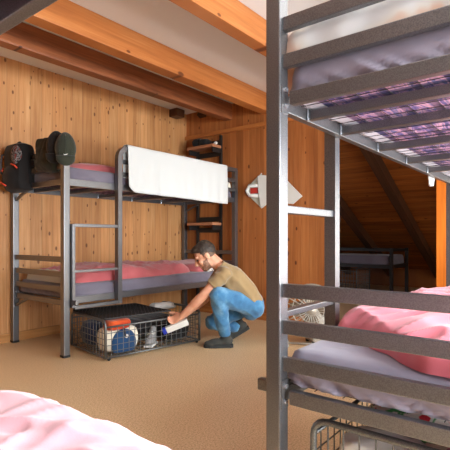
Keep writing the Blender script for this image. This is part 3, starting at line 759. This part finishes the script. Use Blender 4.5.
# ------------------------------------------------------------------ floor fan
fx = (3.62, 1.88, 0)
fdir = Vector((-0.86, -0.5, 0.05)).normalized()
fr = thing('floor_fan', 'round chrome floor fan on the floor beyond the near bunk', 'fan', fx, 0)
q = fdir.to_track_quat('Z', 'Y'); T = Matrix.Translation((0, 0, 0.325)) @ q.to_matrix().to_4x4()
def fpart(name, fn, mat, smooth=True):
    bm = bmesh.new(); fn(bm); bmesh.ops.transform(bm, matrix=T, verts=bm.verts[:]); return link(name, bm, mat, fr, smooth)
def ringf(bm, R_, z, r_): tube(bm, arc((0, 0, z), R_, 0, 2 * PI * 35 / 36, 35, (1, 0, 0), (0, 1, 0)), r_, 6, True)
def guard(z, bulge):
    def f(bm):
        ringf(bm, 0.225, 0.0, 0.008)
        for R_, zz in ((0.17, z * 0.75), (0.11, z * 0.95), (0.05, z)): ringf(bm, R_, zz, 0.003)
        for k in range(28):
            a = 2 * PI * k / 28; c, s_ = math.cos(a), math.sin(a)
            tube(bm, [(0.225 * c, 0.225 * s_, 0), (0.17 * c, 0.17 * s_, z * 0.75), (0.11 * c, 0.11 * s_, z * 0.95), (0.04 * c, 0.04 * s_, z)], 0.0032, 5)
    return f
fpart('front_guard', guard(0.055, 1), M['chrome']); fpart('rear_guard', guard(-0.055, 1), M['chrome'])
fpart('hub_badge', lambda bm: cyl(bm, (0, 0, 0.045), (0, 0, 0.064), 0.045, 20), M['chrome'])
fpart('motor', lambda bm: tube(bm, [(0, 0, -0.04), (0, 0, -0.07), (0, 0, -0.14), (0, 0, -0.16)], [0.05, 0.062, 0.06, 0.03], 18), M['dark_grey'])
for k in range(4):
    def blade(bm, k=k):
        rows = []
        for i in range(7):
            rr = 0.03 + 0.165 * i / 6; w = 0.3 + 0.35 * math.sin(PI * min(1, i / 6 + 0.15)); row = []
            for j in range(5):
                a = k * PI / 2 + (j / 4 - 0.5) * 2 * w; row.append(bm.verts.new((rr * math.cos(a), rr * math.sin(a), (j / 4 - 0.5) * 0.045)))
            rows.append(row)
        for A, Bq in zip(rows, rows[1:]):
            for j in range(4): bm.faces.new((A[j], A[j + 1], Bq[j + 1], Bq[j]))
    o = fpart('blade', blade, M['fan_blade']); sd = o.modifiers.new('t', 'SOLIDIFY'); sd.thickness = 0.003
bm = bmesh.new()
side = Vector((0, 0, 1)).cross(fdir).normalized()
for sg in (-1, 1): tube(bm, [side * 0.235 * sg + Vector((0, 0, 0.325)), side * 0.235 * sg + Vector((0, 0, 0.08)), side * 0.21 * sg + Vector((0, 0, 0.014)) ], 0.011, 8)
tube(bm, [side * 0.21 + fdir * 0.14 + Vector((0, 0, 0.012)), side * 0.21 - fdir * 0.14 + Vector((0, 0, 0.012))], 0.011, 8)
tube(bm, [side * -0.21 + fdir * 0.14 + Vector((0, 0, 0.012)), side * -0.21 - fdir * 0.14 + Vector((0, 0, 0.012))], 0.011, 8)
tube(bm, [side * -0.21 + Vector((0, 0, 0.014)), side * 0.21 + Vector((0, 0, 0.014))], 0.009, 8)
link('stand', bm, M['chrome'], fr, True)

# small beige suitcase standing beside the fan
sc = thing('suitcase', 'small beige suitcase standing on the floor beside the fan', 'suitcase', (3.73, 1.895, 0), 0.9)
link('shell', B(-0.10, 0.10, -0.07, 0.07, 0.02, 0.36, bev=0.03), M['trunk_shell'], sc, True)
bm = bmesh.new(); tube(bm, [(-0.05, 0, 0.35), (-0.05, 0, 0.38), (0.05, 0, 0.38), (0.05, 0, 0.35)], 0.009, 6); link('handle', bm, M['rubber'], sc, True)
for sx in (-0.07, 0.07):
    for sy in (-0.05, 0.05):
        bm = bmesh.new(); cyl(bm, (sx, sy - 0.01, 0.02), (sx, sy + 0.01, 0.02), 0.02, 12); link('wheel', bm, M['rubber'], sc)

# ------------------------------------------------------------------ attic bed and crate
ab = thing('single_bed', 'dark single steel bed in the attic beyond the opening', 'bed', (7.12, 2.28, 0))
for x in (0, 0.80):
    for y in (0, 2.1): link('post', B(x, x + 0.05, y, y + 0.05, 0, 0.80, bev=0.004), M['black_paint'], ab)
for x in (0.01, 0.81):
    link('side_rail', B(x, x + 0.03, 0.05, 2.1, 0.48, 0.54), M['black_paint'], ab); link('guard_bar', B(x, x + 0.03, 0.05, 2.1, 0.755, 0.79), M['black_paint'], ab)
for y in (0.01, 2.11):
    link('end_rail', B(0.05, 0.80, y, y + 0.03, 0.48, 0.54), M['black_paint'], ab); link('end_bar', B(0.05, 0.80, y, y + 0.03, 0.755, 0.79), M['black_paint'], ab)
for k in range(5): link('slat', B(0.04, 0.81, 0.3 + 0.37 * k, 0.34 + 0.37 * k, 0.49, 0.53), M['black_paint'], ab)
mattress('grey mattress on the single bed in the attic', 2.02, 0.76, 0.15, (7.545, 3.355, 0.535), PI / 2, 8.0)
crate('tall wire crate under the attic bed', 0.9, 0.6, 0.46, (7.5, 3.35, 0), PI / 2)

# white cloth corner hanging from the near bunk's far rail
bm = bmesh.new(); rows = []
for i in range(9):
    t = i / 8; row = []
    for j in range(9):
        u = j / 8; w = 0.30 * (1 - u) ** 0.7 * (1 - 0.3 * u)
        row.append(bm.verts.new((3.42 + 0.03 * u + w * (t - 0.35), NY + 0.006 + 0.012 * math.sin(t * 7) * (0.3 + u), 1.47 - 0.12 * u)))
    rows.append(row)
for A, Bq in zip(rows, rows[1:]):
    for k in range(8): bm.faces.new((A[k], A[k + 1], Bq[k + 1], Bq[k]))
o = link('pillowcase_corner', bm, M['white_cloth'], None, True); sd = o.modifiers.new('t', 'SOLIDIFY'); sd.thickness = 0.006
tag(o, 'white cloth corner hanging below the near bunk rail beside the orange post', 'cloth')

# ------------------------------------------------------------------ the man
pr = thing('person', 'man in tan t-shirt and jeans crouching to reach into the wire crate', 'person', (3.15, 2.47, 0))
O = Vector((3.15, 2.47, 0))
J = {k: Vector(v) - O for k, v in dict(
    head=(2.985, 2.592, 0.808), neck=(3.085, 2.50, 0.705), shL=(2.995, 2.392, 0.662), shR=(3.215, 2.60, 0.655),
    elL=(2.868, 2.508, 0.482), wrL=(2.792, 2.69, 0.298), elR=(3.10, 2.680, 0.42), wrR=(2.89, 2.768, 0.275),
    chest=(3.175, 2.44, 0.60), belly=(3.29, 2.375, 0.47), pelvis=(3.36, 2.365, 0.365),
    hipL=(3.30, 2.30, 0.355), hipR=(3.41, 2.43, 0.35), knL=(2.925, 2.405, 0.482), anL=(3.085, 2.455, 0.10),
    knR=(3.19, 2.685, 0.18), anR=(3.44, 2.575, 0.105)).items()}
FW = Vector((-0.62, 0.72, 0)).normalized()          # where he faces
SD = Vector((0, 0, 1)).cross(FW)                     # his left
SD = (J['shL'] - J['shR']); SD.z = 0; SD.normalize()
# head frame
hd = (FW + Vector((0, 0, -0.62))).normalized(); hs = hd.cross(Vector((0, 0, 1))).normalized(); hu = hs.cross(hd).normalized()
HR = Matrix((hd, hs, hu)).transposed()               # columns: forward, side, up
HC = J['head']
def hp(f, s_, u): return HC + HR @ Vector((f, s_, u))
bm = bmesh.new()
# skull, jaw, face
ell(bm, hp(-0.01, 0, 0.03), (0.098, 0.076, 0.088), HR); ell(bm, hp(0.022, 0, -0.03), (0.068, 0.062, 0.085), HR)
ell(bm, hp(0.052, 0, -0.088), (0.036, 0.038, 0.03), HR); ell(bm, hp(0.0, 0, -0.065), (0.06, 0.056, 0.05), HR)
capsule(bm, hp(0.088, 0, 0.018), hp(0.112, 0, -0.026), 0.011, 0.016); ell(bm, hp(0.108, 0, -0.032), (0.015, 0.02, 0.012), HR)
ell(bm, hp(0.076, 0, 0.03), (0.02, 0.058, 0.014), HR)
ell(bm, hp(0.082, 0, -0.06), (0.017, 0.026, 0.008), HR); ell(bm, hp(0.08, 0, -0.071), (0.016, 0.023, 0.008), HR)
for sg in (-1, 1):
    ell(bm, hp(-0.012, 0.076 * sg, -0.008), (0.02, 0.01, 0.032), HR)
    ell(bm, hp(0.06, 0.042 * sg, -0.02), (0.025, 0.022, 0.024), HR)
capsule(bm, hp(-0.035, 0, -0.05), J['neck'] + Vector((0.02, -0.01, -0.02)), 0.055, 0.062)
# trunk
for a, b, ra, rb, w in (('neck', 'chest', 0.05, 0.105, 0.06), ('chest', 'belly', 0.105, 0.10, 0.055), ('belly', 'pelvis', 0.10, 0.11, 0.045)):
    for sg in (-1, 0, 1): capsule(bm, J[a] + SD * w * sg, J[b] + SD * w * sg, ra, rb)
capsule(bm, J['neck'] + Vector((0.03, -0.01, -0.03)), J['shL'], 0.05, 0.055); capsule(bm, J['neck'] + Vector((0.03, -0.01, -0.03)), J['shR'], 0.05, 0.055)
# arms
for s_ in 'LR':
    capsule(bm, J['sh' + s_], J['el' + s_], 0.052, 0.041); capsule(bm, J['el' + s_], J['wr' + s_], 0.042, 0.028)
    d = (J['wr' + s_] - J['el' + s_]).normalized(); capsule(bm, J['el' + s_] + d * 0.03, J['el' + s_] + d * 0.12, 0.044, 0.04)
# legs inside the jeans
for s_ in 'LR':
    capsule(bm, J['hip' + s_], J['kn' + s_], 0.085, 0.055); capsule(bm, J['kn' + s_], J['an' + s_], 0.053, 0.036)
    capsule(bm, J['an' + s_], J['an' + s_] + Vector((0, 0, -0.04)), 0.034, 0.028)
# hands: palm, four fingers curled round the crate rail, thumb from the side
def hand(wr, el, target, side, curl):
    d = (target - wr).normalized(); n = d.cross(side).normalized(); side = n.cross(d).normalized()
    palm = wr + d * 0.085
    for k in (-1, 0, 1): capsule(bm, wr + side * 0.010 * k, palm + side * 0.024 * k, 0.020, 0.0155, 10)
    for k, ln in zip((-1.5, -0.5, 0.5, 1.5), (0.058, 0.074, 0.08, 0.07)):
        p = palm + side * 0.0205 * k; dd = d.copy()
        for i, fr_ in enumerate((0.45, 0.32, 0.23)):
            dd = Quaternion(side, curl * (0.6 + 0.5 * i)) @ dd
            q_ = p + dd * ln * fr_; capsule(bm, p, q_, 0.0098 - 0.0007 * i, 0.0092 - 0.0008 * i, 8); p = q_
    p = wr + d * 0.03 + side * 0.026; dd = (d * 0.7 + side * 0.65).normalized()
    for i, ln in enumerate((0.038, 0.032, 0.026)):
        q_ = p + dd * ln; capsule(bm, p, q_, 0.0125 - 0.0012 * i, 0.0115 - 0.0014 * i, 8); p = q_
        dd = (Quaternion(side, curl * 0.5) @ (dd - side * 0.28)).normalized()
LOOK = Vector((0.783, 0.622, 0))
hand(J['wrL'], J['elL'], Vector((2.745, 2.815, 0.225)) - O, Vector((0.3, 0.2, 0.9)), 0.62)
hand(J['wrR'], J['elR'], Vector((2.79, 2.835, 0.225)) - O, Vector((0.5, 0.6, 0.6)), 0.62)
bm = solidify_remesh(bm, 0.0065, 3, 0.45)
link('body', bm, M['skin'], pr, True)

def cutplane(bm, co, no, rad=None):
    """open the cloth: drop what lies beyond the plane (within rad of co)"""
    co = Vector(co); no = Vector(no).normalized()
    fs = [f for f in bm.faces if rad is None or (f.calc_center_median() - co).length < rad]
    vs = set(v for f in fs for v in f.verts); es = set(e for f in fs for e in f.edges)
    r = bmesh.ops.bisect_plane(bm, geom=list(vs) + list(es) + fs, plane_co=co, plane_no=no, clear_outer=False)
    kill = [f for f in bm.faces if (f.calc_center_median() - co).dot(no) > 0 and (rad is None or (f.calc_center_median() - co).length < rad * 1.0)]
    bmesh.ops.delete(bm, geom=kill, context='FACES')
def crease(bm, amp, f, seed):
    bm.normal_update()
    for v in bm.verts: v.co += v.normal * amp * (ridge(v.co.x * f + v.co.z * f * 0.8, v.co.y * f - v.co.z * f * 0.5, seed) - 0.5 + 0.6 * nz(v.co.x * f * 0.5, v.co.y * f * 0.5, v.co.z * f * 0.5 + seed))
# t-shirt
bm = bmesh.new()
for a, b, ra, rb, w in (('neck', 'chest', 0.066, 0.118, 0.065), ('chest', 'belly', 0.118, 0.115, 0.062), ('belly', 'pelvis', 0.115, 0.118, 0.055)):
    e = J[b] if b != 'pelvis' else J['belly'].lerp(J['pelvis'], 0.72)
    for sg in (-1, 0, 1): capsule(bm, J[a] + SD * w * sg, e + SD * w * sg, ra, rb)
for s_ in 'LR':
    capsule(bm, J['neck'] + Vector((0.035, -0.015, -0.04)), J['sh' + s_], 0.06, 0.068)
    d = J['el' + s_] - J['sh' + s_]; capsule(bm, J['sh' + s_], J['sh' + s_] + d * 0.72, 0.068, 0.062)
bm = solidify_remesh(bm, 0.008, 8)
for s_ in 'LR':
    d = J['el' + s_] - J['sh' + s_]; cutplane(bm, J['sh' + s_] + d * 0.58, d, 0.13)
cutplane(bm, J['neck'] + Vector((-0.02, 0.02, 0.02)), J['head'] - J['neck'] + Vector((0, 0, 0.03)), 0.12)
crease(bm, 0.011, 10, 3.0)
o = link('t_shirt', bm, M['tan'], pr, True); sd = o.modifiers.new('t', 'SOLIDIFY'); sd.thickness = 0.004
# jeans
bm = bmesh.new()
for sg in (-1, 0, 1): capsule(bm, J['pelvis'] + SD * 0.05 * sg + Vector((-0.01, 0, 0.03)), J['pelvis'] + SD * 0.055 * sg + Vector((0.0, 0, -0.03)), 0.112, 0.115)
for s_ in 'LR':
    capsule(bm, J['hip' + s_], J['kn' + s_], 0.102, 0.075); capsule(bm, J['kn' + s_], J['kn' + s_].lerp(J['an' + s_], 0.35), 0.073, 0.07)
    capsule(bm, J['kn' + s_].lerp(J['an' + s_], 0.35), J['kn' + s_].lerp(J['an' + s_], 1.02), 0.07, 0.052)
bm = solidify_remesh(bm, 0.008, 6)
for s_ in 'LR':
    d = J['an' + s_] - J['kn' + s_]; cutplane(bm, J['kn' + s_] + d * 0.96, d, 0.10)
crease(bm, 0.008, 11, 6.0)
o = link('jeans', bm, M['jeans'], pr, True); sd = o.modifiers.new('t', 'SOLIDIFY'); sd.thickness = 0.004
# shoes
def shoe(an, fw, up):
    fw = Vector(fw).normalized(); up = Vector(up); sd_ = up.cross(fw).normalized(); up = fw.cross(sd_).normalized()
    R = Matrix((fw, sd_, up)).transposed(); p = lambda f, s_, u: an + R @ Vector((f, s_, u))
    bm = bmesh.new()
    ell(bm, p(-0.01, 0, -0.045), (0.065, 0.044, 0.05), R); ell(bm, p(0.07, 0, -0.058), (0.085, 0.047, 0.036), R); ell(bm, p(0.125, 0, -0.066), (0.06, 0.046, 0.026), R)
    capsule(bm, p(-0.01, 0, -0.03), p(-0.012, 0, 0.02), 0.046, 0.046)
    bm = solidify_remesh(bm, 0.007, 4)
    cutplane(bm, p(-0.01, 0, 0.03), up, 0.1)
    o = link('shoe', bm, M['shoe'], pr, True)
    bm = bmesh.new(); prof = [(-0.075, 0.025), (-0.055, 0.042), (0.0, 0.041), (0.07, 0.048), (0.13, 0.047), (0.175, 0.03), (0.188, 0.0)]
    pts = [(a, b) for a, b in prof] + [(a, -b) for a, b in prof[::-1][1:]]
    A = [bm.verts.new(p(a, b, -0.10)) for a, b in pts]; C_ = [bm.verts.new(p(a, b, -0.075)) for a, b in pts]
    n = len(pts); bm.faces.new(A); bm.faces.new(C_[::-1])
    for k in range(n): bm.faces.new((A[k], A[(k + 1) % n], C_[(k + 1) % n], C_[k]))
    link('sole', bm, M['sole'], o)
    bm = bmesh.new()
    for k in (0.04, 0.06, 0.08): tube(bm, [p(k, -0.03, -0.036), p(k + 0.004, 0, -0.018 - (k - 0.04) * 0.2), p(k, 0.03, -0.036)], 0.003, 5)
    link('laces', bm, M['sole'], o, True)
shoe(J['anL'], FW * 1.0 + Vector((-0.05, 0, 0)), (0, 0, 1))
shoe(J['anR'] + Vector((0, 0, 0.04)), Vector((-0.50, 0.55, -0.42)), Vector((-0.33, 0.3, 0.9)))
# hair, beard, brows, eyes
def shell(name, mat, parts, keep, vox=0.006):
    bm = bmesh.new()
    for c, r_ in parts: ell(bm, hp(*c), r_, HR, 28, 18)
    bm = solidify_remesh(bm, vox, 3)
    inv = HR.transposed()
    kill = [f for f in bm.faces if not keep(inv @ (f.calc_center_median() - HC))]
    bmesh.ops.delete(bm, geom=kill, context='FACES'); bm.normal_update()
    for v in bm.verts: v.co += v.normal * 0.003 * nz(*(v.co * 90))
    o = link(name, bm, mat, pr, True); sd = o.modifiers.new('t', 'SOLIDIFY'); sd.thickness = 0.008; sd.offset = -1
    return o
shell('hair', M['hair'], [((-0.012, 0, 0.04), (0.104, 0.081, 0.094)), ((0.035, 0, 0.085), (0.06, 0.06, 0.045)), ((-0.03, 0, 0.07), (0.075, 0.07, 0.07))],
      lambda p: p.z > 0.038 + 0.02 * (p.x > 0.03) + max(0, p.x - 0.04) * 0.5 or (p.x < -0.02 and p.z > 0.038 + (p.x + 0.02) * 0.75))
shell('hair_fade', M['fade'], [((-0.010, 0, 0.03), (0.0995, 0.0775, 0.0895))], lambda p: (p.x < -0.005 and p.z > -0.02 + (p.x + 0.02) * 0.3 and p.z < 0.06) or (0 <= p.x + 0.005 < 0.025 and p.z > 0.0 and p.z < 0.06)).name = 'hair_side'
shell('beard', M['stubble'], [((0.022, 0, -0.03), (0.0695, 0.0635, 0.0865)), ((0.052, 0, -0.088), (0.038, 0.04, 0.032)), ((0.0, 0, -0.065), (0.0615, 0.058, 0.0515))],
      lambda p: p.z < -0.052 - 0.25 * max(0, p.x - 0.02) + 0.03 * (abs(p.y) > 0.05) and p.x > 0.002 and not (p.x > 0.07 and abs(p.y) < 0.024 and p.z > -0.082))
for sg in (-1, 1):
    bm = bmesh.new(); tube(bm, [hp(0.088, 0.014 * sg, 0.026), hp(0.086, 0.03 * sg, 0.034), hp(0.070, 0.05 * sg, 0.028)], [0.004, 0.005, 0.003], 6); link('eyebrow', bm, M['hair'], pr, True)
    bm = bmesh.new(); ell(bm, hp(0.079, 0.031 * sg, 0.006), (0.009, 0.013, 0.006), HR); link('eye', bm, M['eye'], pr, True)

# white packet in his hands
pk = thing('packet', 'white packet with blue end held in the man\'s hands', 'packet', (2.765, 2.755, 0.168), -0.9)
pk.rotation_euler = (0.3, -0.38, -0.9)
link('packet_body', B(-0.07, 0.13, -0.02, 0.02, 0, 0.055, bev=0.006), M['paper'], pk)
link('packet_end', B(-0.105, -0.07, -0.02, 0.02, 0, 0.055, bev=0.006), M['blue_plastic'], pk, label='blue end of the packet')
